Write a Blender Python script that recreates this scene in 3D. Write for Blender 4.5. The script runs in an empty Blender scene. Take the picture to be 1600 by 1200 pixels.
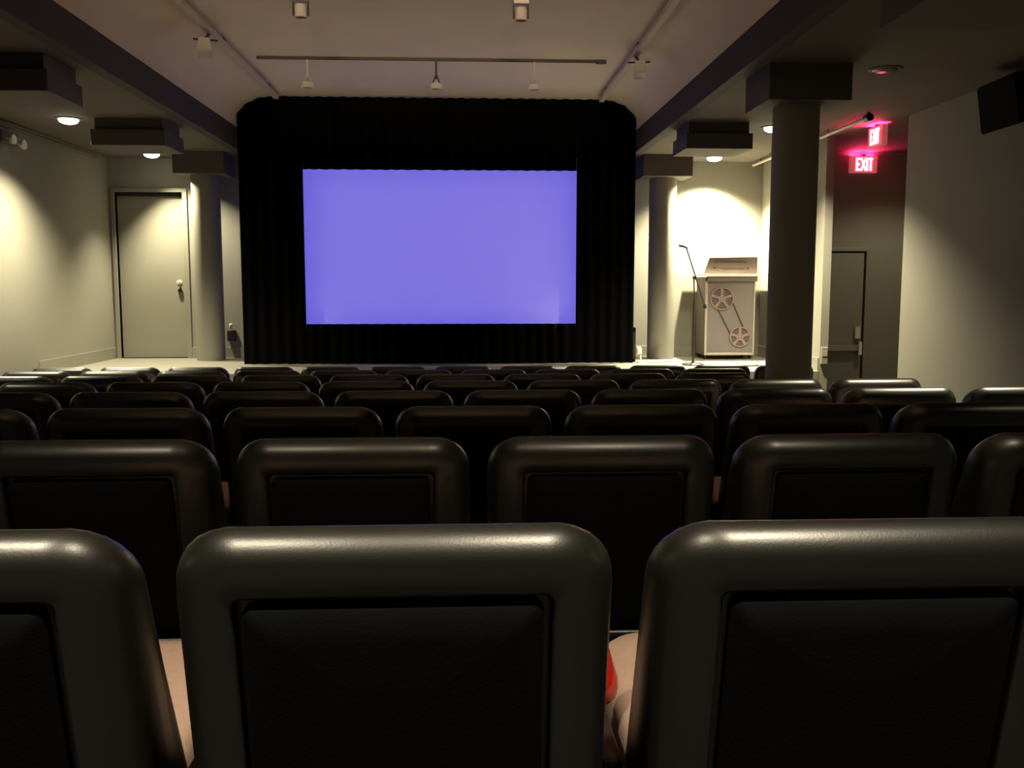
import bpy, bmesh, math, random
from mathutils import Vector, Matrix
random.seed(7)
S = bpy.context.scene
COL = S.collection
PI = math.pi
CZ = 1.576                      # height of the eye above the floor in front of the stage
STG = 0.636                     # stage top
CEI = CZ + 1.59                 # low side ceilings
COF = CZ + 2.17                 # middle of the raised ceiling bay
BACK = 12.15                    # rear wall of the stage

# ------------------------------------------------------------------ camera
F = 1450.0
yh = Vector((727-800, -(445-600), F)).normalized()      # the room's long axis seen from the camera
up = Vector((0, yh.z, -yh.y)).normalized()
xh = -yh.cross(up) if yh.cross(up).x < 0 else yh.cross(up)
def c2w(v): return Vector((xh.dot(v), yh.dot(v), up.dot(v)))
cr, cu, cf = c2w(Vector((1,0,0))), c2w(Vector((0,1,0))), c2w(Vector((0,0,1)))
cam = bpy.data.cameras.new('camera'); cam.sensor_width = 36; cam.lens = F/1600*36
cam.clip_start = 0.02; cam.clip_end = 60
co = bpy.data.objects.new('camera', cam); COL.objects.link(co)
m = Matrix((cr, cu, -cf)).transposed().to_4x4(); m.translation = (0, 0, CZ)
co.matrix_world = m
S.camera = co

# ------------------------------------------------------------------ world, exposure
W = bpy.data.worlds.new('world'); S.world = W; W.use_nodes = True
W.node_tree.nodes['Background'].inputs[0].default_value = (0, 0, 0, 1)
W.node_tree.nodes['Background'].inputs[1].default_value = 0
S.view_settings.view_transform = 'Standard'; S.view_settings.look = 'None'
S.view_settings.gamma = 1; S.view_settings.use_curve_mapping = False
S.view_settings.exposure = 0.0

# unseen: an added ceiling fill behind the camera, and house lights above it
def area(name, loc, rot, sx, sy, power, col):
    l = bpy.data.lights.new(name, 'AREA'); l.shape = 'RECTANGLE'; l.size = sx; l.size_y = sy
    l.energy = power; l.color = col
    o = bpy.data.objects.new(name, l); COL.objects.link(o); o.location = loc; o.rotation_euler = rot
    return o
WARM = (1.0, 0.89, 0.60)
AMB = (1.0, 0.78, 0.52)
ru = area('rear_ceiling_fill', (-0.3, -2.6, CZ+1.80), (math.radians(90+6), 0, 0), 3.2, 0.25, 20, AMB)  # added beam that brightens the raised ceiling; no fitting stands there
ru.data.spread = math.radians(15)
for hx in (-1.15, 0.75):
    area('coffer_light', (hx, 0.1, COF-0.06), (0, 0, 0), 0.20, 0.20, 40, (1.0, 0.86, 0.62)).data.spread = math.radians(88)

# ------------------------------------------------------------------ materials
def nodes(name):
    mt = bpy.data.materials.new(name); mt.use_nodes = True
    nt = mt.node_tree; return mt, nt, nt.nodes['Principled BSDF']
def mat(name, col, rough=0.7, metal=0.0, var=0.08, scale=6.0, bump=0.0, bscale=60.0, spec=0.5, emit=None, es=0.0, sheen=0.0):
    mt, nt, p = nodes(name)
    p.inputs['Roughness'].default_value = rough
    p.inputs['Metallic'].default_value = metal
    p.inputs['Specular IOR Level'].default_value = spec
    if sheen: p.inputs['Sheen Weight'].default_value = sheen
    tc = nt.nodes.new('ShaderNodeTexCoord')
    no = nt.nodes.new('ShaderNodeTexNoise'); no.inputs['Scale'].default_value = scale; no.inputs['Detail'].default_value = 4
    nt.links.new(tc.outputs['Object'], no.inputs['Vector'])
    mx = nt.nodes.new('ShaderNodeMix'); mx.data_type = 'RGBA'
    mx.inputs['A'].default_value = tuple(c*(1-var) for c in col)+(1,)
    mx.inputs['B'].default_value = tuple(min(1, c*(1+var)) for c in col)+(1,)
    nt.links.new(no.outputs['Fac'], mx.inputs['Factor'])
    nt.links.new(mx.outputs['Result'], p.inputs['Base Color'])
    if bump:
        n2 = nt.nodes.new('ShaderNodeTexNoise'); n2.inputs['Scale'].default_value = bscale; n2.inputs['Detail'].default_value = 5
        nt.links.new(tc.outputs['Object'], n2.inputs['Vector'])
        b = nt.nodes.new('ShaderNodeBump'); b.inputs['Strength'].default_value = bump; b.inputs['Distance'].default_value = 0.003
        nt.links.new(n2.outputs['Fac'], b.inputs['Height']); nt.links.new(b.outputs['Normal'], p.inputs['Normal'])
    if emit:
        p.inputs['Emission Color'].default_value = tuple(emit)+(1,); p.inputs['Emission Strength'].default_value = es
    return mt
M = {}
M['wall'] = mat('wall_paint', (0.225, 0.215, 0.175), 0.8, var=0.05, scale=1.5, bump=0.25, bscale=90)
M['soffit'] = mat('soffit_paint', (0.115, 0.10, 0.08), 0.85, var=0.05, scale=1.5, bump=0.2)
M['fascia'] = mat('fascia_paint', (0.048, 0.038, 0.04), 0.8, var=0.05)
M['capital'] = mat('column_shaded_paint', (0.085, 0.078, 0.07), 0.75, var=0.06, bump=0.2)  # darker than the shaft: shade of the unlit faces put into the colour
M['shaft'] = mat('column_shaft_lit_paint', (0.21, 0.20, 0.165), 0.7, var=0.06, bump=0.2)  # lighter than the capital: light on the shaft put into the colour
M['coffer'] = mat('coffer_plaster', (0.72, 0.62, 0.50), 0.9, var=0.06, scale=2.5, bump=0.4, bscale=120)
M['door'] = mat('door_paint', (0.215, 0.205, 0.165), 0.55, var=0.04, scale=2)
M['dframe'] = mat('door_frame_paint', (0.22, 0.21, 0.17), 0.5, var=0.04)
M['gap'] = mat('door_gap_shade', (0.02, 0.02, 0.018), 0.9)
M['base'] = mat('baseboard_vinyl', (0.22, 0.21, 0.17), 0.4, var=0.04)
M['stage'] = mat('stage_floor', (0.21, 0.20, 0.165), 0.55, var=0.12, scale=5, bump=0.15)
M['floor'] = mat('floor_carpet', (0.03, 0.028, 0.028), 0.95, var=0.3, scale=40, bump=0.5, bscale=300)
M['leather'] = mat('black_leather', (0.0075, 0.008, 0.0065), 0.37, var=0.25, scale=14, bump=0.06, bscale=320, spec=0.85)
M['shell'] = mat('black_vinyl_back_panel', (0.0045, 0.0045, 0.005), 0.75, var=0.35, scale=9, bump=0.2, bscale=260, spec=0.06)
M['tan'] = mat('tan_seat_fabric', (0.44, 0.30, 0.235), 0.9, var=0.1, scale=60, bump=0.4, bscale=300)
M['plastic'] = mat('black_plastic', (0.015, 0.015, 0.015), 0.45)
M['metal'] = mat('dark_metal', (0.06, 0.06, 0.06), 0.4, metal=0.8)
M['chrome'] = mat('bright_metal', (0.75, 0.72, 0.65), 0.25, metal=1.0)
M['brass'] = mat('knob_metal', (0.85, 0.78, 0.65), 0.3, metal=0.6)
M['velvet'] = mat('black_velvet', (0.004, 0.004, 0.0045), 0.95, spec=0.1)
M['white'] = mat('white_enamel', (0.72, 0.66, 0.58), 0.5)
M['track'] = mat('painted_track', (0.58, 0.50, 0.44), 0.5)
M['red'] = mat('glossy_red', (0.42, 0.014, 0.01), 0.12, spec=0.8)
M['lensoff'] = mat('dark_lens', (0.02, 0.01, 0.01), 0.3)
M['lamp'] = mat('lamp_lens', (0.9, 0.9, 0.85), 0.4, emit=(1.0, 0.96, 0.82), es=9)
M['screen'] = mat('projection_screen', (0.60, 0.60, 0.62), 0.85, var=0.02, emit=(0.125, 0.105, 0.68), es=1.0)
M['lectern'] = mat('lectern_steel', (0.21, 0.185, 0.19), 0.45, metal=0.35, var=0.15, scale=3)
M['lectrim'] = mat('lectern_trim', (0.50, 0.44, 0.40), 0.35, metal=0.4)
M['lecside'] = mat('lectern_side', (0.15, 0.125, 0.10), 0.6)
M['reel'] = mat('reel_metal', (0.30, 0.215, 0.21), 0.4, metal=0.3)
M['reeldark'] = mat('reel_shadow_gaps', (0.10, 0.07, 0.07), 0.7)
M['ink'] = mat('faded_ink', (0.06, 0.03, 0.025), 0.7)
M['glass'] = mat('acrylic_shelf', (0.75, 0.72, 0.66), 0.15, spec=0.8)
M['cable'] = mat('cable_rubber', (0.05, 0.045, 0.04), 0.6)
M['palecable'] = mat('pale_cable', (0.7, 0.66, 0.6), 0.6)
M['exitbox'] = mat('exit_sign_housing', (0.65, 0.30, 0.30), 0.5, emit=(0.42, 0.06, 0.07), es=0.8)
M['exitface'] = mat('exit_sign_face', (0.8, 0.1, 0.15), 0.4, emit=(1.0, 0.09, 0.16), es=1.3)
M['exitletter'] = mat('exit_sign_letters', (1, 0.8, 0.85), 0.4, emit=(1.0, 0.80, 0.86), es=2.2)

# ------------------------------------------------------------------ helpers
def box(bm, x0, x1, y0, y1, z0, z1, bevel=0.0, mi=0):
    vs = [bm.verts.new((x, y, z)) for x in (x0, x1) for y in (y0, y1) for z in (z0, z1)]
    fs = [(0,1,3,2), (4,6,7,5), (0,4,5,1), (2,3,7,6), (0,2,6,4), (1,5,7,3)]
    nf = [bm.faces.new([vs[i] for i in f]) for f in fs]
    for f in nf: f.material_index = mi
    if bevel:
        es = list({e for f in nf for e in f.edges})
        bmesh.ops.bevel(bm, geom=es, offset=bevel, segments=2, affect='EDGES', profile=0.5)
def cyl(bm, p0, p1, r0, r1=None, seg=20, caps=True):
    r1 = r0 if r1 is None else r1
    p0, p1 = Vector(p0), Vector(p1); d = (p1-p0).normalized()
    a = d.orthogonal().normalized(); b = d.cross(a)
    A = [bm.verts.new(p0 + (a*math.cos(2*PI*i/seg) + b*math.sin(2*PI*i/seg))*r0) for i in range(seg)]
    B = [bm.verts.new(p1 + (a*math.cos(2*PI*i/seg) + b*math.sin(2*PI*i/seg))*r1) for i in range(seg)]
    for i in range(seg): bm.faces.new((A[i], A[(i+1) % seg], B[(i+1) % seg], B[i]))
    if caps: bm.faces.new(A[::-1]); bm.faces.new(B)
def lathe(bm, prof, c=(0,0,0), seg=28, axis='z'):
    rings = []
    for r, z in prof:
        ring = []
        for i in range(seg):
            t = 2*PI*i/seg; v = Vector((r*math.cos(t), r*math.sin(t), z))
            if axis == 'y': v = Vector((v.x, v.z, v.y))
            if axis == 'x': v = Vector((v.z, v.x, v.y))
            ring.append(bm.verts.new(v + Vector(c)))
        rings.append(ring)
    for a, b in zip(rings, rings[1:]):
        for i in range(seg): bm.faces.new((a[i], a[(i+1) % seg], b[(i+1) % seg], b[i]))
    bm.faces.new(rings[0][::-1]); bm.faces.new(rings[-1])
def tube(bm, pts, r, seg=8):
    pts = [Vector(p) for p in pts]; rings = []
    n = Vector((0, 0, 1))
    for i, p in enumerate(pts):
        d = (pts[min(i+1, len(pts)-1)] - pts[max(i-1, 0)]).normalized()
        a = d.cross(n); a = d.orthogonal() if a.length < 1e-3 else a
        a.normalize(); b = d.cross(a)
        rings.append([bm.verts.new(p + (a*math.cos(2*PI*k/seg) + b*math.sin(2*PI*k/seg))*r) for k in range(seg)])
    for A, B in zip(rings, rings[1:]):
        for k in range(seg): bm.faces.new((A[k], A[(k+1) % seg], B[(k+1) % seg], B[k]))
    bm.faces.new(rings[0][::-1]); bm.faces.new(rings[-1])
def extrude_profile(bm, prof, y0, y1, closed=True):
    A = [bm.verts.new((x, y0, z)) for x, z in prof]; B = [bm.verts.new((x, y1, z)) for x, z in prof]
    n = len(prof)
    for i in range(n if closed else n-1): bm.faces.new((A[i], A[(i+1) % n], B[(i+1) % n], B[i]))
    if closed: bm.faces.new(A[::-1]); bm.faces.new(B)
def obj(name, bm, mats, parent=None, smooth=None):
    bmesh.ops.recalc_face_normals(bm, faces=bm.faces)
    me = bpy.data.meshes.new(name); bm.to_mesh(me); bm.free()
    for mt in (mats if isinstance(mats, (list, tuple)) else [mats]): me.materials.append(mt)
    if smooth is not None:
        me.polygons.foreach_set('use_smooth', [True]*len(me.polygons))
        if smooth < 180: me.set_sharp_from_angle(angle=math.radians(smooth))
    o = bpy.data.objects.new(name, me); COL.objects.link(o)
    if parent: o.parent = parent
    return o
def NB(): return bmesh.new()
def tag(o, label, cat, group=None):
    o['label'] = label; o['category'] = cat
    if group: o['group'] = group
    return o
def thing(name, label, cat, loc=(0,0,0), rotz=0, group=None):
    o = bpy.data.objects.new(name, None); COL.objects.link(o)
    o.location = loc; o.rotation_euler = (0, 0, rotz); o.empty_display_size = 0.1
    return tag(o, label, cat, group)
def struct(name, bm, mats, label=None, parent=None, smooth=None):
    o = obj(name, bm, mats, parent, smooth)
    if not parent: o['kind'] = 'structure'
    if label: o['label'] = label
    return o
def lamp_light(name, kind, parent, loc, energy, col, **kw):
    l = bpy.data.lights.new(name, kind); l.energy = energy; l.color = col
    for k, v in kw.items(): setattr(l, k, v)
    o = bpy.data.objects.new(name, l); COL.objects.link(o); o.parent = parent; o.location = loc
    return o

# ------------------------------------------------------------------ the shell
XL, XR, X0, X1 = -4.5, 4.2, -2.66, 2.05      # side walls; raised bay
AL = 5.5                                     # far side of the exit alcove
SL = 0.0605
def floor_z(y): return CZ - (0.277 + 0.85) - SL*(y - 1.083) if y < 8.5 else CZ - (0.277 + 0.85) - SL*(8.5 - 1.083)
FZ = floor_z(9)
b = NB()
prof = [(-3.2, floor_z(-3.2)), (8.5, FZ), (12.4, FZ), (12.4, FZ-0.3), (-3.2, FZ-0.3)]
A = [b.verts.new((XL-0.15, y, z)) for y, z in prof]; B = [b.verts.new((AL+0.15, y, z)) for y, z in prof]
for i in range(5): b.faces.new((A[i], A[(i+1) % 5], B[(i+1) % 5], B[i]))
b.faces.new(A[::-1]); b.faces.new(B)
struct('floor', b, M['floor'], 'dark sloping hall floor under the seats')
b = NB(); box(b, XL-0.15, XL, -3.2, BACK+0.15, FZ-0.3, CEI+0.1); struct('wall_left', b, M['wall'], 'grey green painted left wall')
b = NB(); box(b, XR, XR+0.12, -3.2, 8.8, FZ-0.3, CEI+0.1); struct('wall_right', b, M['wall'], 'grey right wall ending at the exit alcove')
b = NB(); box(b, XL, XR, -3.2, -3.05, FZ-0.3, COF+0.3); struct('wall_rear', b, M['wall'])
# back wall with the recessed door opening
DX0, DX1, DZ1 = -4.42, -3.58, CZ+1.165
b = NB()
box(b, XL, DX0, BACK, BACK+0.15, STG-0.1, CEI+0.1); box(b, DX1, 4.0, BACK, BACK+0.15, STG-0.1, COF+0.3)
box(b, DX0, DX1, BACK, BACK+0.15, DZ1, CEI+0.1); box(b, XL, DX1, BACK+0.0, BACK+0.15, 0, STG-0.1)
struct('wall_back', b, M['wall'], 'grey green painted wall behind the stage')
b = NB(); box(b, 3.89, 3.98, 10.0, BACK, FZ, CEI+0.02); struct('wall_partition', b, M['wall'], 'brightly lit narrow end of the partition beside the exit door')
b = NB()
EY = 11.2
box(b, 4.93, AL, EY, EY+0.12, FZ, CEI+0.05); box(b, 3.98, 4.93, EY, EY+0.12, CZ+0.45, CEI+0.05)
struct('wall_exit', b, M['wall'], 'dark wall above and beside the exit door')
b = NB(); box(b, AL, AL+0.12, 8.6, EY+0.12, FZ, CEI+0.05); box(b, XR+0.12, AL+0.12, 8.6, 8.72, FZ, CEI+0.05)
struct('wall_alcove', b, M['wall'])
# ceilings
b = NB()
box(b, XL-0.15, X0, -3.2, BACK+0.15, CEI, CEI+0.12); box(b, X1, AL+0.12, -3.2, BACK+0.15, CEI, CEI+0.12)
struct('ceiling', b, M['soffit'], 'low dark side ceiling on both sides of the raised bay')
FT = CZ + 1.83
def cove(n=10):
    L = [(X0, FT)] + [(X0 + 0.46*(1-math.cos(t)), FT + (COF-FT)*math.sin(t)) for t in [PI/2*i/n for i in range(1, n+1)]]
    R = [(X1 - 0.46*(1-math.cos(t)), FT + (COF-FT)*math.sin(t)) for t in [PI/2*i/n for i in range(n, 0, -1)]] + [(X1, FT)]
    return L + R
b = NB()
pr = cove(); outer = [(x, z) for x, z in pr] + [(X1+0.1, FT), (X1+0.1, COF+0.1), (X0-0.1, COF+0.1), (X0-0.1, FT)]
extrude_profile(b, outer, -3.1, BACK+0.05)
struct('ceiling', b, M['coffer'], 'raised beige ceiling bay with curved edges over the seats', smooth=35)
for i, (xa, xb) in enumerate(((X0-0.1, X0+0.006), (X1-0.006, X1+0.1))):
    b = NB(); box(b, xa, xb, -3.05, BACK, CEI-0.012, FT)
    struct('trim_%d' % (i+1), b, M['fascia'], ('left' if i == 0 else 'right')+' dark fascia along the raised ceiling bay')
# stage
b = NB(); box(b, XL, 3.89, 10.0, BACK, FZ-0.01, STG, 0.012)
struct('floor', b, M['stage'], 'pale stage floor in front of the black curtain')
# baseboards
b = NB(); box(b, XL, XL+0.015, 10.0, BACK, STG, STG+0.14, 0.004); struct('baseboard_left', b, M['base'])
b = NB()
box(b, DX1+0.05, 3.89, BACK-0.015, BACK, STG, STG+0.14, 0.004); struct('baseboard_back', b, M['base'])
b = NB(); box(b, 3.875, 3.89, 10.02, BACK-0.015, STG, STG+0.14, 0.004); struct('baseboard_partition', b, M['base'])

# left stage door
b = NB(); box(b, DX0, DX1, BACK+0.07, BACK+0.115, STG+0.005, DZ1-0.045); d1 = struct('door_1', b, M['door'], 'grey flush door at the left of the stage'); d1['kind'] = 'structure'
b = NB(); box(b, DX0+0.03, DX1-0.03, BACK+0.06, BACK+0.12, DZ1-0.045, DZ1-0.001); struct('gap', b, M['gap'], parent=d1, label='dark strip for the shade above the door')  # dark strip put in for the shadow over the recessed door
b = NB()
box(b, DX1, DX1+0.06, BACK-0.02, BACK+0.1, STG, DZ1+0.05, 0.004)
box(b, DX0-0.05, DX0, BACK-0.02, BACK+0.1, STG, DZ1+0.05, 0.004)
box(b, DX0, DX1, BACK-0.02, BACK+0.1, DZ1, DZ1+0.05, 0.004)
struct('door_frame', b, M['dframe'], parent=d1)
b = NB()
lathe(b, [(0.032, 0), (0.032, -0.008), (0.012, -0.012), (0.012, -0.03), (0.026, -0.04), (0.030, -0.052), (0.024, -0.066), (0.006, -0.07)], (DX1-0.09, BACK+0.07, CZ+0.03), axis='y')
struct('door_knob', b, M['brass'], parent=d1, label='bright metal door knob', smooth=50)
b = NB(); lathe(b, [(0.026, 0), (0.026, -0.012), (0.014, -0.016), (0.012, -0.028), (0.004, -0.03)], (DX1-0.09, BACK+0.07, CZ-0.075), axis='y')
struct('lock', b, M['metal'], parent=d1, label='dark lock cylinder below the knob', smooth=50)

# exit door with panic bar
b = NB(); box(b, 4.0, 4.862, EY-0.01, EY+0.035, 0.005, CZ+0.385); d2 = struct('door_2', b, M['door'], 'grey exit door with a metal push bar')
b = NB(); box(b, 3.985, 4.884, EY+0.035, EY+0.05, 0, CZ+0.40); struct('gap', b, M['gap'], parent=d2)
b = NB()
box(b, 4.884, 4.93, EY-0.03, EY+0.05, 0, CZ+0.45, 0.004); box(b, 3.985, 4.884, EY-0.03, EY+0.05, CZ+0.405, CZ+0.45, 0.004)
struct('door_frame', b, M['dframe'], parent=d2)
b = NB(); box(b, 4.04, 4.80, EY-0.075, EY-0.02, CZ-0.81, CZ-0.735, 0.008); pb = struct('push_bar', b, mat('bar_grey', (0.30, 0.27, 0.21), 0.4, metal=0.4), parent=d2)
b = NB(); box(b, 4.80, 4.852, EY-0.085, EY-0.01, CZ-0.86, CZ-0.69, 0.008); struct('bar_end', b, M['chrome'], parent=d2, label='bright metal end case of the push bar')
b = NB(); box(b, 4.765, 4.848, EY-0.045, EY-0.01, CZ-0.66, CZ-0.51, 0.012); struct('lock_case', b, M['chrome'], parent=d2, label='bright metal lock case above the push bar')

# ------------------------------------------------------------------ columns and ceiling boxes
def column(cx, cy, zb, label):
    t = thing('round_column', label, 'column', (cx, cy, zb), group='round columns')
    b = NB(); lathe(b, [(0.172, 0), (0.172, CEI-0.24-zb)], seg=48); obj('shaft', b, M['shaft'], t, smooth=40)
    b = NB(); box(b, -0.305, 0.305, -0.29, 0.29, CEI-0.26-zb, CEI-zb, 0.004); obj('capital', b, M['capital'], t)
column(2.50, 7.06, floor_z(7.06), 'large round grey column nearest the camera, between the lectern and exit signs')
column(2.50, 11.80, STG, 'round grey column on the stage between the black curtain and lectern')
column(-3.19, 11.80, STG, 'round grey column on the stage beside the left door')
def ceiling_box(cx, cy, label, wide=0.33):
    t = thing('ceiling_box', label, 'ceiling box', (cx, cy, CEI-0.26), group='boxes under the side ceilings')
    b = NB(); box(b, -wide+0.03, wide-0.03, -0.27, 0.27, 0.15, 0.26, 0.003); obj('neck', b, M['capital'], t)
    b = NB(); box(b, -wide, wide, -0.3, 0.3, 0, 0.15, 0.004); obj('slab', b, M['capital'], t)
ceiling_box(2.50, 9.49, 'dark square ceiling box above the lectern, right of the black curtain')
ceiling_box(-3.22, 9.56, 'dark square ceiling box above the left stage door', 0.35)
ceiling_box(-3.22, 7.03, 'dark square ceiling box at the upper left, nearer the camera', 0.35)
ceiling_box(2.50, 4.62, 'dark square ceiling box cut by the top right edge of the frame', 0.33)

# ------------------------------------------------------------------ recessed downlights
def downlight(x, y, label, on=True, power=800.0, cone=124, blend=0.75, lean=0.0):
    t = thing('recessed_downlight', label, 'ceiling light', (x, y, CEI), group='recessed ceiling lights')
    b = NB(); lathe(b, [(0.085, 0), (0.125, 0), (0.122, -0.006), (0.100, -0.012), (0.088, -0.008), (0.085, 0)]); obj('trim_ring', b, M['soffit'] if on else M['plastic'], t, smooth=40)
    b = NB()
    if on:
        lathe(b, [(0.092, -0.004), (0.090, -0.022), (0.078, -0.038), (0.052, -0.050), (0.02, -0.056), (0.002, -0.057)])
        obj('lens', b, M['lamp'], t, smooth=180)
        bl = lamp_light('bulb', 'SPOT', t, (0, 0, -0.07), power, WARM, spot_size=math.radians(cone), spot_blend=blend, shadow_soft_size=0.05)
        bl.rotation_euler = (0, math.radians(lean), 0)     # aimable lamp
    else:
        lathe(b, [(0.1, -0.003), (0.085, -0.014), (0.002, -0.015)]); obj('lens', b, M['lensoff'], t, smooth=180)
downlight(-3.80, 9.34, 'glowing round downlight at the upper left near the left wall')
downlight(-3.80, 11.72, 'small glowing downlight above the left stage door', power=520, cone=108, blend=0.7, lean=-13)
downlight(3.12, 11.70, 'glowing downlight on the ceiling above the lectern', power=1900)
downlight(3.12, 9.47, 'small glowing downlight half hidden behind the near column', power=950)
downlight(3.12, 6.94, 'unlit round downlight in the reddish ceiling above the exit signs', on=False)
for (lx, yy) in ((3.12, 4.45), (3.12, 1.95), (3.12, -0.6), (-3.80, 6.94), (-3.80, 4.45), (-3.80, 1.95), (-3.80, -0.6)):
    lamp_light('side_downlight', 'SPOT', None, (lx, yy, CEI-0.03), 550 if (lx, yy) in ((3.12, 4.45), (-3.80, 6.94)) else 110, WARM, spot_size=math.radians(88), spot_blend=0.5, shadow_soft_size=0.08)
lamp_light('alcove_fill', 'SPOT', None, (5.05, 10.1, CEI-0.03), 60, WARM, spot_size=math.radians(130), spot_blend=0.6, shadow_soft_size=0.08)  # added lamp, out of view, to warm the exit alcove

# ------------------------------------------------------------------ curtain and screen
DY = 11.10
OX0, OX1, OZ0, OZ1 = -1.88, 1.32, CZ-0.462, CZ+1.335
CL, CR = -2.62, 2.02
def top_z(x):
    for (xa, za), (xb, zb) in zip(pr, pr[1:]):
        if xa <= x <= xb and xb > xa: return za + (zb-za)*(x-xa)/(xb-xa) - 0.012
    return FT
curt = thing('stage_curtain', 'black velvet curtain surrounding the glowing screen on the stage', 'curtain', (0, DY, STG))
def drape(name, x0, x1, zb, zt, amp=0.022):
    b = NB(); n = max(4, int((x1-x0)/0.018)); nz = 6
    cols = []
    for i in range(n+1):
        x = x0 + (x1-x0)*i/n
        t = zt(x); col = []
        for k in range(nz+1):
            z = zb + (t-zb)*k/nz
            w = min(1, (x-x0)/0.05, (x1-x)/0.05)
            y = amp*math.sin(x*46 + 0.6*math.sin(x*7)) * w + 0.004*math.sin(x*19+k)
            col.append(b.verts.new((x, y, z-STG)))
        cols.append(col)
    for A, B in zip(cols, cols[1:]):
        for k in range(nz): b.faces.new((A[k], B[k], B[k+1], A[k+1]))
    bmesh.ops.solidify(b, geom=b.faces[:], thickness=0.008)
    return obj(name, b, M['velvet'], curt, smooth=60)
drape('leg_panel', CL, OX0, STG+0.004, top_z)
drape('leg_panel', OX1, CR, STG+0.004, top_z)
drape('top_border', OX0, OX1, OZ1, top_z)
drape('bottom_border', OX0, OX1, STG+0.004, lambda x: OZ0)
scr = thing('projection_screen', 'glowing violet blue projection screen framed by black curtain', 'screen', (0, 11.27, CZ))
b = NB(); box(b, OX0-0.12, OX1+0.12, 0, 0.012, -0.60, 1.50); obj('screen_surface', b, M['screen'], scr)
b = NB()
for q in ((OX0-0.2, OX0-0.12, -0.66, 1.56), (OX1+0.12, OX1+0.2, -0.66, 1.56)): box(b, q[0], q[1], -0.02, 0.03, q[2], q[3], 0.005)
box(b, OX0-0.12, OX1+0.12, -0.02, 0.03, 1.50, 1.56, 0.005); box(b, OX0-0.12, OX1+0.12, -0.02, 0.03, -0.66, -0.60, 0.005)
for xx in (-1.6, 1.05): box(b, xx-0.03, xx+0.03, 0.0, 0.03, STG-CZ, -0.64, 0.004)
obj('screen_frame', b, M['velvet'], scr)

# ------------------------------------------------------------------ seats
def rrect(hw, z0, z1, rt, rb, inset, n=7):
    """outline of the seat back in x/z, counter clockwise from lower right, inset all round"""
    pts = []
    for (cx, cz, r, a0) in ((hw-rb, z0+rb, rb, -PI/2), (hw-rt, z1-rt, rt, 0), (-hw+rt, z1-rt, rt, PI/2), (-hw+rb, z0+rb, rb, PI)):
        rr = max(r-inset, 0.012); sx = 1 if cx > 0 else -1; sz = 1 if a0 in (0, PI/2) else -1
        ccx = sx*(hw-inset-rr); ccz = (z1-inset-rr) if sz > 0 else (z0+inset+rr)
        for i in range(n+1):
            a = a0 + PI/2*i/n; pts.append((ccx + rr*math.cos(a), ccz + rr*math.sin(a)))
    return pts
HW, ZT, ZB = 0.261, 0.860, 0.30
TILT = math.tan(math.radians(11))
def place(x, z, d, front=False):
    """d = depth behind (towards the stage from) the rear face"""
    u = (ZT - z)/(ZT - ZB)
    y = d*(1 + (1.9*u if d > 0.03 else 0)) + (ZT - z)*TILT - 0.030*(1 - (x/HW)**2)
    zz = z - 0.015*(1 - (x/HW)**2)*(z > 0.7)
    return (x, y, zz)
def make_back(parent):
    b = NB()
    RT, RB = 0.088, 0.05
    rings = [(0.11, 0.020), (0.081, 0.020), (0.078, 0.006), (0.072, 0.001), (0.055, 0.0), (0.040, 0.001), (0.030, 0.004), (0.019, 0.011), (0.009, 0.021), (0.002, 0.033), (0.0, 0.044),
             (0.003, 0.058), (0.012, 0.072), (0.028, 0.082), (0.055, 0.088), (0.10, 0.090), (0.16, 0.088)]
    R = []
    for ins, d in rings:
        R.append([b.verts.new(place(x, z, d)) for x, z in rrect(HW, ZB, ZT, RT, RB, ins)])
    n = len(R[0])
    for A, B in zip(R, R[1:]):
        for i in range(n): b.faces.new((A[i], A[(i+1) % n], B[(i+1) % n], B[i]))
    b.faces.new(R[0]); b.faces.new(R[-1])
    obj('backrest', b, M['leather'], parent, smooth=50)
    b = NB()
    R = []
    for ins, d in ((0.088, 0.019), (0.088, 0.008), (0.091, 0.005), (0.13, 0.0045), (0.20, 0.0045)):
        R.append([b.verts.new(place(x, z, d)) for x, z in rrect(HW, ZB, ZT, 0.088, 0.05, ins, 4)])
    n = len(R[0])
    for A, B in zip(R, R[1:]):
        for i in range(n): b.faces.new((A[i], A[(i+1) % n], B[(i+1) % n], B[i]))
    b.faces.new(R[-1])
    obj('back_panel', b, M['shell'], parent, smooth=50)
def make_seat(parent):
    b = NB(); R = []
    hw, y0, y1 = 0.243, 0.18, 0.68
    for ins, z in ((0.06, 0.380), (0.01, 0.384), (0.0, 0.400), (0.0, 0.440), (0.006, 0.462), (0.022, 0.474), (0.06, 0.480), (0.15, 0.480)):
        R.append([b.verts.new((x, y, z)) for x, y in rrect(hw, y0, y1, 0.10, 0.03, ins, 6)])
    n = len(R[0])
    for A, B in zip(R, R[1:]):
        for i in range(n): b.faces.new((A[i], A[(i+1) % n], B[(i+1) % n], B[i]))
    b.faces.new(R[0]); b.faces.new(R[-1])
    obj('seat', b, M['tan'], parent, smooth=50)
def make_chair():
    t = thing('theater_seat', '', 'seat', (0, 0, 0))
    make_back(t); make_seat(t)
    b = NB(); box(b, -0.296, -0.266, 0.17, 0.40, 0.0, 0.482, 0.01); obj('side_bracket', b, M['plastic'], t)
    b = NB(); box(b, -0.25, 0.25, 0.22, 0.27, 0.30, 0.36, 0.01); box(b, -0.2, -0.15, 0.2, 0.5, 0.33, 0.385, 0.005); box(b, 0.15, 0.2, 0.2, 0.5, 0.33, 0.385, 0.005)
    box(b, -0.262, -0.25, 0.22, 0.27, 0.30, 0.36); 
    obj('seat_frame', b, M['metal'], t)
    return t
PITCH = 0.563
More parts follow.
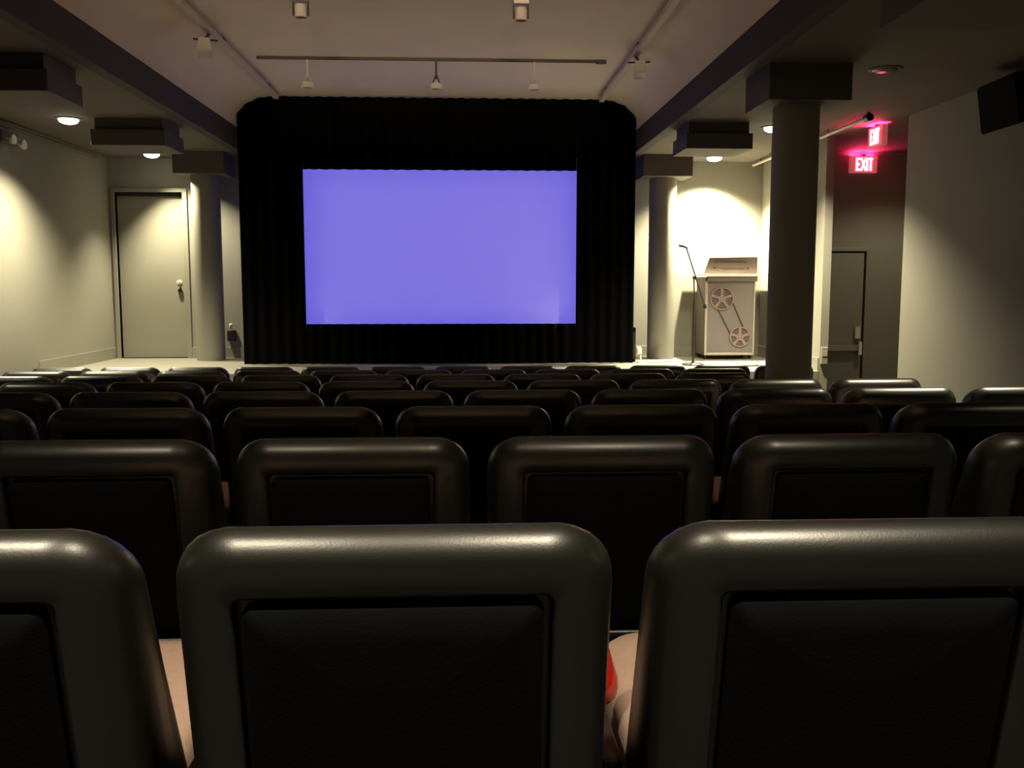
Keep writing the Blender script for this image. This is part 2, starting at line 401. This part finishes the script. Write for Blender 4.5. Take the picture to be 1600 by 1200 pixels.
rows = [  # distance, x of one gap between seats, first seat index and end index from that gap
    (1.083, 0.20, -2, 1), (2.07, 0.03, -2, 3), (3.055, 0.31, -4, 3), (4.04, -0.03, -4, 5),
    (5.03, 0.31, -5, 4), (6.01, 0.22, -6, 3), (7.00, -0.07, -6, 4), (7.98, 0.26, -7, 5)]
ORD = ['nearest', 'second', 'third', 'fourth', 'fifth', 'sixth', 'seventh', 'farthest']
NUM = ['first', 'second', 'third', 'fourth', 'fifth', 'sixth', 'seventh', 'eighth', 'ninth', 'tenth', 'eleventh', 'twelfth', 'thirteenth']
proto = make_chair(); used = [False]
def copy_tree(o, parent=None):
    c = o.copy(); COL.objects.link(c)
    if parent: c.parent = parent
    for ch in [k for k in bpy.data.objects if k.parent == o]: copy_tree(ch, c)
    return c
def arm_extra(t):
    b = NB(); box(b, 0.266, 0.296, 0.17, 0.40, 0.0, 0.482, 0.01); obj('side_bracket', b, M['plastic'], t)
kids = [k for k in bpy.data.objects if k.parent == proto]
for r, (y, g, k0, k1) in enumerate(rows):
    n = k1 - k0
    for j, k in enumerate(range(k0, k1)):
        x = g + (k + 0.5)*PITCH
        if not used[0]: t = proto; used[0] = True
        else:
            t = proto.copy(); COL.objects.link(t)
            for ch in kids:
                c = ch.copy(); COL.objects.link(c); c.parent = t
        t.location = (x-0.002, y-0.06, floor_z(y))
        look = 'black padded theater seat'
        if r == 0: lab = ['black padded seat cut off by the lower left corner of the frame', 'large black padded seat filling the bottom centre of the frame', 'large black padded seat at the lower right of the frame'][j]
        else:
            fromr = n - j
            if j < (n+1)//2:
                pos = 'leftmost' if j == 0 else NUM[j]+' from the left'
            else:
                pos = 'rightmost' if fromr == 1 else NUM[fromr-1]+' from the right'
            look = 'black padded seat'
            if (x < -2.2 or x > 1.9) and r > 2: look = 'bright topped black seat'
            lab = '%s, %s in the %s row %s' % (look, pos, ORD[r], 'from the camera' if 0 < r < 7 else 'below the stage')
        t['label'] = lab
        t['group'] = 'black theater seats in %s row' % ORD[r]
        if k == k1-1: arm_extra(t)

# small red thing at the edge of the tan seat
b = NB()
lathe(b, [(0.002, -0.034), (0.014, -0.033), (0.022, -0.024), (0.026, -0.008), (0.025, 0.006), (0.019, 0.026), (0.012, 0.050), (0.006, 0.066), (0.002, 0.070)], seg=24)
o = obj('red_bulb', b, M['red'], smooth=180)
o.location = (0.208, 1.375, floor_z(1.083)+0.482+0.034)
tag(o, 'small glossy red drop shaped object beside the tan seat cushion', 'object')

# ------------------------------------------------------------------ exit signs
def exit_sign(label, loc, rotz):
    t = thing('exit_sign', label, 'exit sign', loc, rotz, 'illuminated exit signs')
    b = NB(); box(b, -0.165, 0.165, -0.028, 0.028, -0.10, 0.10, 0.006); obj('housing', b, M['exitbox'], t)
    b = NB(); box(b, -0.112, 0.112, -0.031, -0.027, -0.086, 0.088); obj('face', b, M['exitface'], t)
    b = NB()
    def bar(x0, z0, x1, z1, w): 
        d = Vector((x1-x0, 0, z1-z0)); L = d.length; d.normalize(); s = Vector((-d.z, 0, d.x))*w/2
        p0, p1 = Vector((x0, 0, z0)), Vector((x1, 0, z1))
        q = [p0-s, p1-s, p1+s, p0+s]
        lo = [b.verts.new(v+Vector((0, -0.030, 0))) for v in q]; hi = [b.verts.new(v+Vector((0, -0.035, 0))) for v in q]
        b.faces.new(lo[::-1]); b.faces.new(hi)
        for i in range(4): b.faces.new((lo[i], lo[(i+1) % 4], hi[(i+1) % 4], hi[i]))
    H = 0.074; w = 0.022
    bar(-0.088, -H, -0.088, H, w)                                          # E
    for zz, L in ((H-w/2, 0.0), (0.0, 0.008), (-H+w/2, 0.0)): bar(-0.088, zz, -0.044-L, zz, w)
    bar(-0.036, -H, 0.020, H, w); bar(-0.036, H, 0.020, -H, w)             # X
    bar(0.038, -H, 0.038, H, w)                                            # I
    bar(0.080, -H, 0.080, H, w); bar(0.055, H-w/2, 0.105, H-w/2, w)        # T
    obj('letters', b, M['exitletter'], t)
    b = NB(); cyl(b, (0, 0, 0.10), (0, 0, 0.125), 0.03); obj('mount', b, M['metal'], t)
    l = lamp_light('glow', 'AREA', t, (0, -0.0, 0.112), 9.0, (1.0, 0.02, 0.12), shape='RECTANGLE', size=0.30, size_y=0.12)
    l.rotation_euler = (PI, 0, 0)
    l = lamp_light('glow', 'AREA', t, (0, -0.06, 0.05), 7, (1.0, 0.02, 0.12), shape='RECTANGLE', size=0.22, size_y=0.16)
    l.rotation_euler = (-2.35, 0, 0)
exit_sign('red EXIT sign on the wall above the exit door', (4.78, EY-0.06, CZ+1.435), 0)
exit_sign('red EXIT sign hanging side-on, up and right of the other', (4.12, 9.28, CZ+1.47), -PI/2)

# ------------------------------------------------------------------ pipes, tracks and stage fixtures
b = NB(); cyl(b, (3.74, 8.65, CZ+1.54), (3.74, 12.1, CZ+1.54), 0.017)
t = thing('ceiling_conduit', 'thin pipe under the right ceiling, ending by the exit signs', 'pipe', (0, 0, 0)); obj('pipe', b, M['track'], t, smooth=40)
b = NB(); cyl(b, (3.74, 8.60, CZ+1.54), (3.74, 8.68, CZ+1.54), 0.036); cyl(b, (3.74, 8.64, CZ+1.54), (3.74, 8.64, CEI), 0.012); obj('end_cap', b, M['plastic'], t, smooth=40)
b = NB()
for yy in (9.6, 10.8, 11.8): cyl(b, (3.74, yy, CZ+1.54), (3.74, yy, CEI), 0.008)
obj('hanger', b, M['metal'], t)
b = NB(); cyl(b, (XL+0.06, 2.0, CZ+1.54), (XL+0.06, 11.7, CZ+1.54), 0.014)
o = obj('wall_conduit', b, M['soffit'], smooth=40); tag(o, 'thin pipe along the top of the left wall', 'pipe')

def track(x, label):
    t = thing('lighting_track', label, 'lighting track', (x, 0, COF-0.03), group='long lighting tracks')
    b = NB(); box(b, -0.028, 0.028, 1.0, 10.93, -0.045, 0.0, 0.004); obj('rail', b, M['track'], t)
    b = NB(); 
    for yy in (2.5, 4.5, 6.6, 8.6, 10.5): box(b, -0.02, 0.02, yy-0.03, yy+0.03, -0.002, 0.03)
    obj('clip', b, M['metal'], t)
track(-2.13, 'long pale lighting track on the ceiling, left of the screen')
track(1.58, 'long pale lighting track on the ceiling, right of the screen')
t = thing('lighting_track', 'thin dark cross rail on the ceiling above the screen', 'lighting track', (0, 9.25, COF-0.012))
b = NB(); box(b, -1.98, 1.36, -0.010, 0.010, -0.014, 0.012, 0.002); obj('rail', b, mat('rail_brown', (0.07, 0.05, 0.04), 0.8), t)
b = NB(); box(b, 1.28, 1.38, -0.02, 0.02, -0.02, 0.012, 0.003); obj('end_feed', b, M['plastic'], t)
for i, (x, lb) in enumerate(((-1.50, 'left'), (-0.27, 'middle'), (0.68, 'right'))):
    t = thing('track_spot', 'small pale spotlight hanging at the curtain top, %s of three' % ('leftmost' if i == 0 else lb if i == 1 else 'rightmost'), 'spotlight', (x, 9.25, COF-0.026), group='small spotlights on the cross rail')
    b = NB(); cyl(b, (0, 0, 0), (0, 0, -0.17), 0.009); cyl(b, (0, 0, -0.12), (-0.035, 0, -0.21), 0.006); cyl(b, (0, 0, -0.12), (0.035, 0, -0.21), 0.006); obj('stem', b, M['fascia'] if i == 1 else M['track'], t, smooth=40)
    b = NB(); lathe(b, [(0.03, 0.03), (0.05, 0.022), (0.06, -0.012), (0.058, -0.03), (0.05, -0.028), (0.045, -0.01)], (0, 0, -0.235)); obj('head', b, M['white'], t, smooth=50)
for x, lb in ((-1.24, 'left'), (0.44, 'right')):
    t = thing('ceiling_spot', 'pale bracket spotlight at the top frame edge, %s of the two' % lb, 'spotlight', (x, 7.4, COF), group='bracket spotlights at the top of the frame')
    b = NB(); box(b, -0.06, 0.06, -0.05, 0.05, -0.03, 0.0, 0.005); obj('ceiling_plate', b, M['track'], t)
    b = NB(); box(b, -0.062, -0.050, -0.012, 0.012, -0.13, -0.03, 0.002); box(b, 0.050, 0.062, -0.012, 0.012, -0.13, -0.03, 0.002); obj('bracket', b, M['fascia'], t)
    b = NB(); lathe(b, [(0.035, 0.05), (0.046, 0.035), (0.048, -0.045), (0.044, -0.047), (0.040, -0.03)], (0, 0, -0.10)); obj('head', b, M['track'], t, smooth=50)
def flood(x, y, rz, label):
    t = thing('flood_light', label, 'flood light', (x, y, COF-0.080), rz, 'flood lights on the long tracks')
    b = NB(); cyl(b, (0, 0, 0), (-0.03, 0, -0.05), 0.012); box(b, -0.13, 0.07, -0.008, 0.008, -0.06, -0.045, 0.002)
    obj('yoke', b, M['fascia'], t)
    b = NB()
    prof = [(-0.11, -0.15), (0.11, -0.15), (0.08, -0.045), (-0.08, -0.045)]
    A = [b.verts.new((u*0.55-0.04, -0.14, v-0.02)) for u, v in prof]; B = [b.verts.new((u*0.55-0.04, 0.14, v-0.02)) for u, v in prof]
    for i in range(4): b.faces.new((A[i], A[(i+1) % 4], B[(i+1) % 4], B[i]))
    b.faces.new(A[::-1]); b.faces.new(B)
    bmesh.ops.bevel(b, geom=b.edges[:], offset=0.008, segments=2, affect='EDGES')
    h = obj('head', b, M['white'], t, smooth=40)
    b = NB(); box(b, -0.095, 0.015, -0.125, 0.125, -0.176, -0.168, 0.002); obj('lens', b, M['glass'], t)
flood(-2.13, 8.15, math.radians(14), 'pale box flood light hanging from the left ceiling track')
flood(1.58, 8.75, math.radians(180-10), 'pale box flood light hanging from the right ceiling track')

# emergency light heads on the left wall
t = thing('emergency_light', 'two small pale lamp heads at the upper left edge of the photo', 'light', (XL+0.02, 9.5, CZ+1.42))
b = NB(); box(b, -0.02, 0.05, -0.16, 0.16, -0.05, 0.07, 0.01); obj('housing', b, M['capital'], t)
for yy, zz in ((-0.10, 0.0), (0.11, -0.02)):
    b = NB(); cyl(b, (0.05, yy, zz), (0.09, yy, zz-0.02), 0.014); lathe(b, [(0.02, 0), (0.044, 0.02), (0.048, 0.05), (0.04, 0.056)], (0.085, yy, zz-0.02), axis='x'); obj('lamp_head', b, M['white'], t, smooth=50)
# loudspeaker on the right wall
t = thing('loudspeaker', 'black loudspeaker tilted down high on the right wall', 'loudspeaker', (XR, 6.75, CZ+1.35), 0)
b = NB()
V = [(-0.40, -0.30), (-0.40, 0.30)]
pf = [(-0.36, 0.13), (-0.05, 0.20), (-0.04, -0.12), (-0.30, -0.22)]
A = [b.verts.new((x, -0.26, z)) for x, z in pf]; B = [b.verts.new((x*0.9, 0.30, z)) for x, z in pf]
for i in range(4): b.faces.new((A[i], A[(i+1) % 4], B[(i+1) % 4], B[i]))
b.faces.new(A[::-1]); b.faces.new(B)
bmesh.ops.bevel(b, geom=b.edges[:], offset=0.012, segments=2, affect='EDGES')
sp = obj('cabinet', b, M['velvet'], t, smooth=40)
b = NB(); box(b, -0.1, 0.0, -0.05, 0.05, -0.06, 0.06, 0.004); obj('wall_bracket', b, M['metal'], t)

# ------------------------------------------------------------------ lectern
LX, LY = 3.335, 11.60
t = thing('lectern', 'grey metal lectern with two film reels on its front', 'lectern', (LX, LY, STG))
t.scale = (1.047, 1, 1)
w2 = 0.305; zt = CZ+0.047-STG; zb = CZ-0.888-STG
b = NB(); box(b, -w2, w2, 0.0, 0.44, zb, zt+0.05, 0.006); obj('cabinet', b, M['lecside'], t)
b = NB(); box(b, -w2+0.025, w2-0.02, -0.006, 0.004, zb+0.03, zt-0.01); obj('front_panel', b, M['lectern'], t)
b = NB()
box(b, -w2, -w2+0.028, -0.014, 0.004, zb, zt, 0.004); box(b, w2-0.02, w2, -0.014, 0.004, zb, zt, 0.004); box(b, -w2+0.028, w2-0.02, -0.014, 0.004, zb, zb+0.032, 0.004)
obj('panel_trim', b, M['lectrim'], t)
def reel(cx, cz, r):
    b = NB(); lathe(b, [(r, 0.0), (r, -0.020), (r-0.004, -0.024), (r-0.014, -0.024), (r-0.017, -0.018), (r-0.017, 0.0)], (cx, -0.004, cz), seg=40, axis='y')
    for i in range(5):
        a = PI/2 + 2*PI*i/5; d = Vector((math.cos(a), 0, math.sin(a))); s = Vector((-d.z, 0, d.x))*0.014
        p0 = Vector((cx, 0, cz)) + d*0.03; p1 = Vector((cx, 0, cz)) + d*(r-0.012)
        for s2, s1 in ((s*1.3, s*0.8),):
            q = [p0-s1, p1-s2, p1+s2, p0+s1]
            lo = [b.verts.new(v+Vector((0, -0.012, 0))) for v in q]; hi = [b.verts.new(v+Vector((0, -0.022, 0))) for v in q]
            b.faces.new(lo[::-1]); b.faces.new(hi)
            for k in range(4): b.faces.new((lo[k], lo[(k+1) % 4], hi[(k+1) % 4], hi[k]))
    lathe(b, [(0.045, -0.004), (0.045, -0.024), (0.004, -0.026)], (cx, 0, cz), axis='y')
    rl = obj('film_reel', b, M['reel'], t, smooth=40)
    b = NB(); lathe(b, [(r-0.018, -0.0065), (r-0.018, -0.009), (0.002, -0.009)], (cx, 0, cz), seg=40, axis='y'); obj('backing_disc', b, M['reeldark'], rl)
    b = NB()
    for i in range(4):
        a = PI/4 + PI/2*i; lathe(b, [(0.008, -0.022), (0.008, -0.0285), (0.002, -0.029)], (cx+0.024*math.cos(a), 0, cz+0.024*math.sin(a)), seg=12, axis='y')
    obj('hub_holes', b, M['reeldark'], rl)
r1c = (-0.105, CZ-0.173-STG); r2c = (0.125, CZ-0.655-STG)
reel(r1c[0], r1c[1], 0.145); reel(r2c[0], r2c[1], 0.130)
b = NB(); dx = r2c[0]-r1c[0]; dz = r2c[1]-r1c[1]; L = math.hypot(dx, dz); nx, nz = -dz/L, dx/L
for s in (-0.098, 0.098):
    k0, k1 = 0.115/L, 1-0.09/L
    cyl(b, (r1c[0]+dx*k0+nx*s, -0.012, r1c[1]+dz*k0+nz*s), (r1c[0]+dx*k1+nx*s*0.9, -0.012, r1c[1]+dz*k1+nz*s*0.9), 0.008, seg=8)
obj('film_strip', b, M['ink'], t, smooth=40)
b = NB(); box(b, -w2+0.02, w2+0.01, -0.05, 0.02, zt-0.005, zt+0.06, 0.003); obj('ledge', b, M['lecside'], t)
b = NB(); box(b, -0.43, 0.435, -0.10, 0.49, zt+0.075, zt+0.087, 0.003); obj('shelf', b, M['glass'], t)
b = NB()   # sloping head board, leaning back
q = [(-w2-0.03, -0.03, zt+0.087), (w2+0.01, -0.03, zt+0.087), (w2+0.01, -0.02, zt+0.300), (-w2+0.04, -0.02, zt+0.290)]
A = [b.verts.new(v) for v in q]; B = [b.verts.new((v[0], v[1]+0.05, v[2])) for v in q]
for i in range(4): b.faces.new((A[i], A[(i+1) % 4], B[(i+1) % 4], B[i]))
b.faces.new(A[::-1]); b.faces.new(B)
hb = obj('head_board', b, mat('head_board_paint', (0.13, 0.10, 0.08), 0.6, var=0.12, scale=8), t)
b = NB()   # faded, unreadable line work on the head board
def on_board(u, v):   # u across, v up the slope
    return Vector((u, -0.03 + 0.01*v - 0.001, zt+0.087 + 0.21*v))
def strip(u0, u1, v, h):
    q = [on_board(u0, v-h), on_board(u1, v-h), on_board(u1, v+h), on_board(u0, v+h)]
    nrm = Vector((0, -0.21, 0.01)).normalized()*0.002
    lo = [b.verts.new(p) for p in q]; hi = [b.verts.new(p+nrm) for p in q]
    b.faces.new(hi); b.faces.new(lo[::-1])
    for i in range(4): b.faces.new((lo[i], lo[(i+1) % 4], hi[(i+1) % 4], hi[i]))
for i in range(15):
    strip(-0.20+i*0.026, -0.183+i*0.026, 0.72, 0.05)
for i in range(11):
    strip(-0.12+i*0.026, -0.103+i*0.026, 0.30, 0.035)
strip(-0.215, -0.19, 0.36, 0.07); strip(0.185, 0.21, 0.34, 0.08)
obj('faded_lettering', b, M['ink'], hb)
for xx in (-0.27, 0.27):
    for yy in (0.05, 0.39):
        b = NB()
        lathe(b, [(0.012, -0.012), (0.034, -0.010), (0.034, 0.010), (0.012, 0.012)], (xx, yy, 0.034), seg=18, axis='x'); cyl(b, (xx, yy, 0.034), (xx, yy, zb+0.002), 0.010)
        obj('caster', b, M['plastic'], t, smooth=40)

# microphone stand
MX, MY = 2.68, 10.80
t = thing('microphone_stand', 'thin black microphone stand with a boom left of the lectern', 'microphone stand', (MX, MY, STG))
zj = CZ+0.086-STG
b = NB(); lathe(b, [(0.13, 0), (0.13, 0.012), (0.11, 0.022), (0.018, 0.03), (0.014, 0.05)]); obj('base', b, M['plastic'], t, smooth=40)
b = NB(); cyl(b, (0, 0, 0.03), (0, 0, zj-0.25), 0.012); cyl(b, (0, 0, zj-0.25), (-0.01, 0, zj), 0.008); obj('pole', b, M['metal'], t, smooth=40)
b = NB(); cyl(b, (-0.02, 0, zj), (0.02, 0, zj), 0.026); obj('clutch', b, M['plastic'], t, smooth=40)
b = NB(); cyl(b, (0.13, -0.02, zj-0.36), (-0.115, -0.04, zj+0.34), 0.008); cyl(b, (0.13, -0.02, zj-0.36), (0.115, -0.02, zj-0.31), 0.02); obj('boom', b, M['metal'], t, smooth=40)
b = NB(); cyl(b, (-0.10, -0.04, zj+0.335), (-0.16, -0.05, zj+0.36), 0.010, 0.014); cyl(b, (-0.16, -0.05, zj+0.36), (-0.205, -0.055, zj+0.368), 0.016); obj('microphone', b, M['plastic'], t, smooth=40)

# things on the stage
b = NB(); tube(b, [(2.85+0.55*s + 0.04*math.sin(s*9), 10.62+0.07*math.sin(s*6.5), STG+0.008) for s in [i/30 for i in range(31)]], 0.008)
tag(obj('cable', b, M['cable'], smooth=60), 'thin dark cable trailing on the stage below the lectern', 'cable')
b = NB(); tube(b, [(2.20+0.34*s, 11.05+0.22*s+0.03*math.sin(s*8), STG+0.012) for s in [i/20 for i in range(21)]], 0.012)
tag(obj('cable', b, M['palecable'], smooth=60), 'pale flat cable on the stage at the foot of the right rear column', 'cable')
t = thing('stage_monitor', 'black box standing on the stage at the right end of the curtain', 'speaker box', (2.005+0.03, 11.36, STG))
b = NB(); box(b, -0.04, 0.045, -0.1, 0.1, 0, CZ-0.52-STG, 0.006); obj('cabinet', b, M['velvet'], t)
b = NB(); box(b, -0.03, 0.035, -0.106, -0.099, 0.03, 0.36, 0.002); obj('grille', b, M['plastic'], t)
t = thing('white_fixture', 'small white upright fixture standing right of the curtain foot', 'lamp', (2.12, 11.15, STG))  # small white upright object of unknown use
b = NB(); lathe(b, [(0.05, 0), (0.05, 0.012), (0.012, 0.02), (0.010, 0.10)]); obj('stand', b, M['white'], t, smooth=40)
b = NB(); lathe(b, [(0.014, 0.10), (0.034, 0.11), (0.036, 0.17), (0.022, 0.19), (0.004, 0.195)], (-0.02, 0, 0)); obj('head', b, M['white'], t, smooth=60)
t = thing('wall_fixture', 'small dark wall fixture with a white top beside the left column', 'wall fixture', (-3.00, BACK, CZ-0.72))
b = NB(); box(b, -0.06, 0.045, -0.07, 0, 0, 0.14, 0.01); obj('holder', b, M['plastic'], t)
b = NB(); cyl(b, (-0.01, -0.05, 0.14), (-0.01, -0.05, 0.17), 0.012); lathe(b, [(0.012, 0.16), (0.022, 0.175), (0.022, 0.215), (0.008, 0.225)], (-0.01, -0.05, 0)); obj('white_top', b, M['white'], t, smooth=50)
t = thing('wall_switch', 'small pale box low on the lit partition beside the near column', 'wall box', (3.935, 10.0, CZ-0.76))
b = NB(); box(b, -0.04, 0.035, -0.035, 0, -0.11, 0.08, 0.008); obj('cover', b, M['wall'], t)
b = NB(); box(b, -0.03, 0.025, -0.040, -0.035, -0.02, 0.04, 0.002); obj('plate', b, M['lectrim'], t)
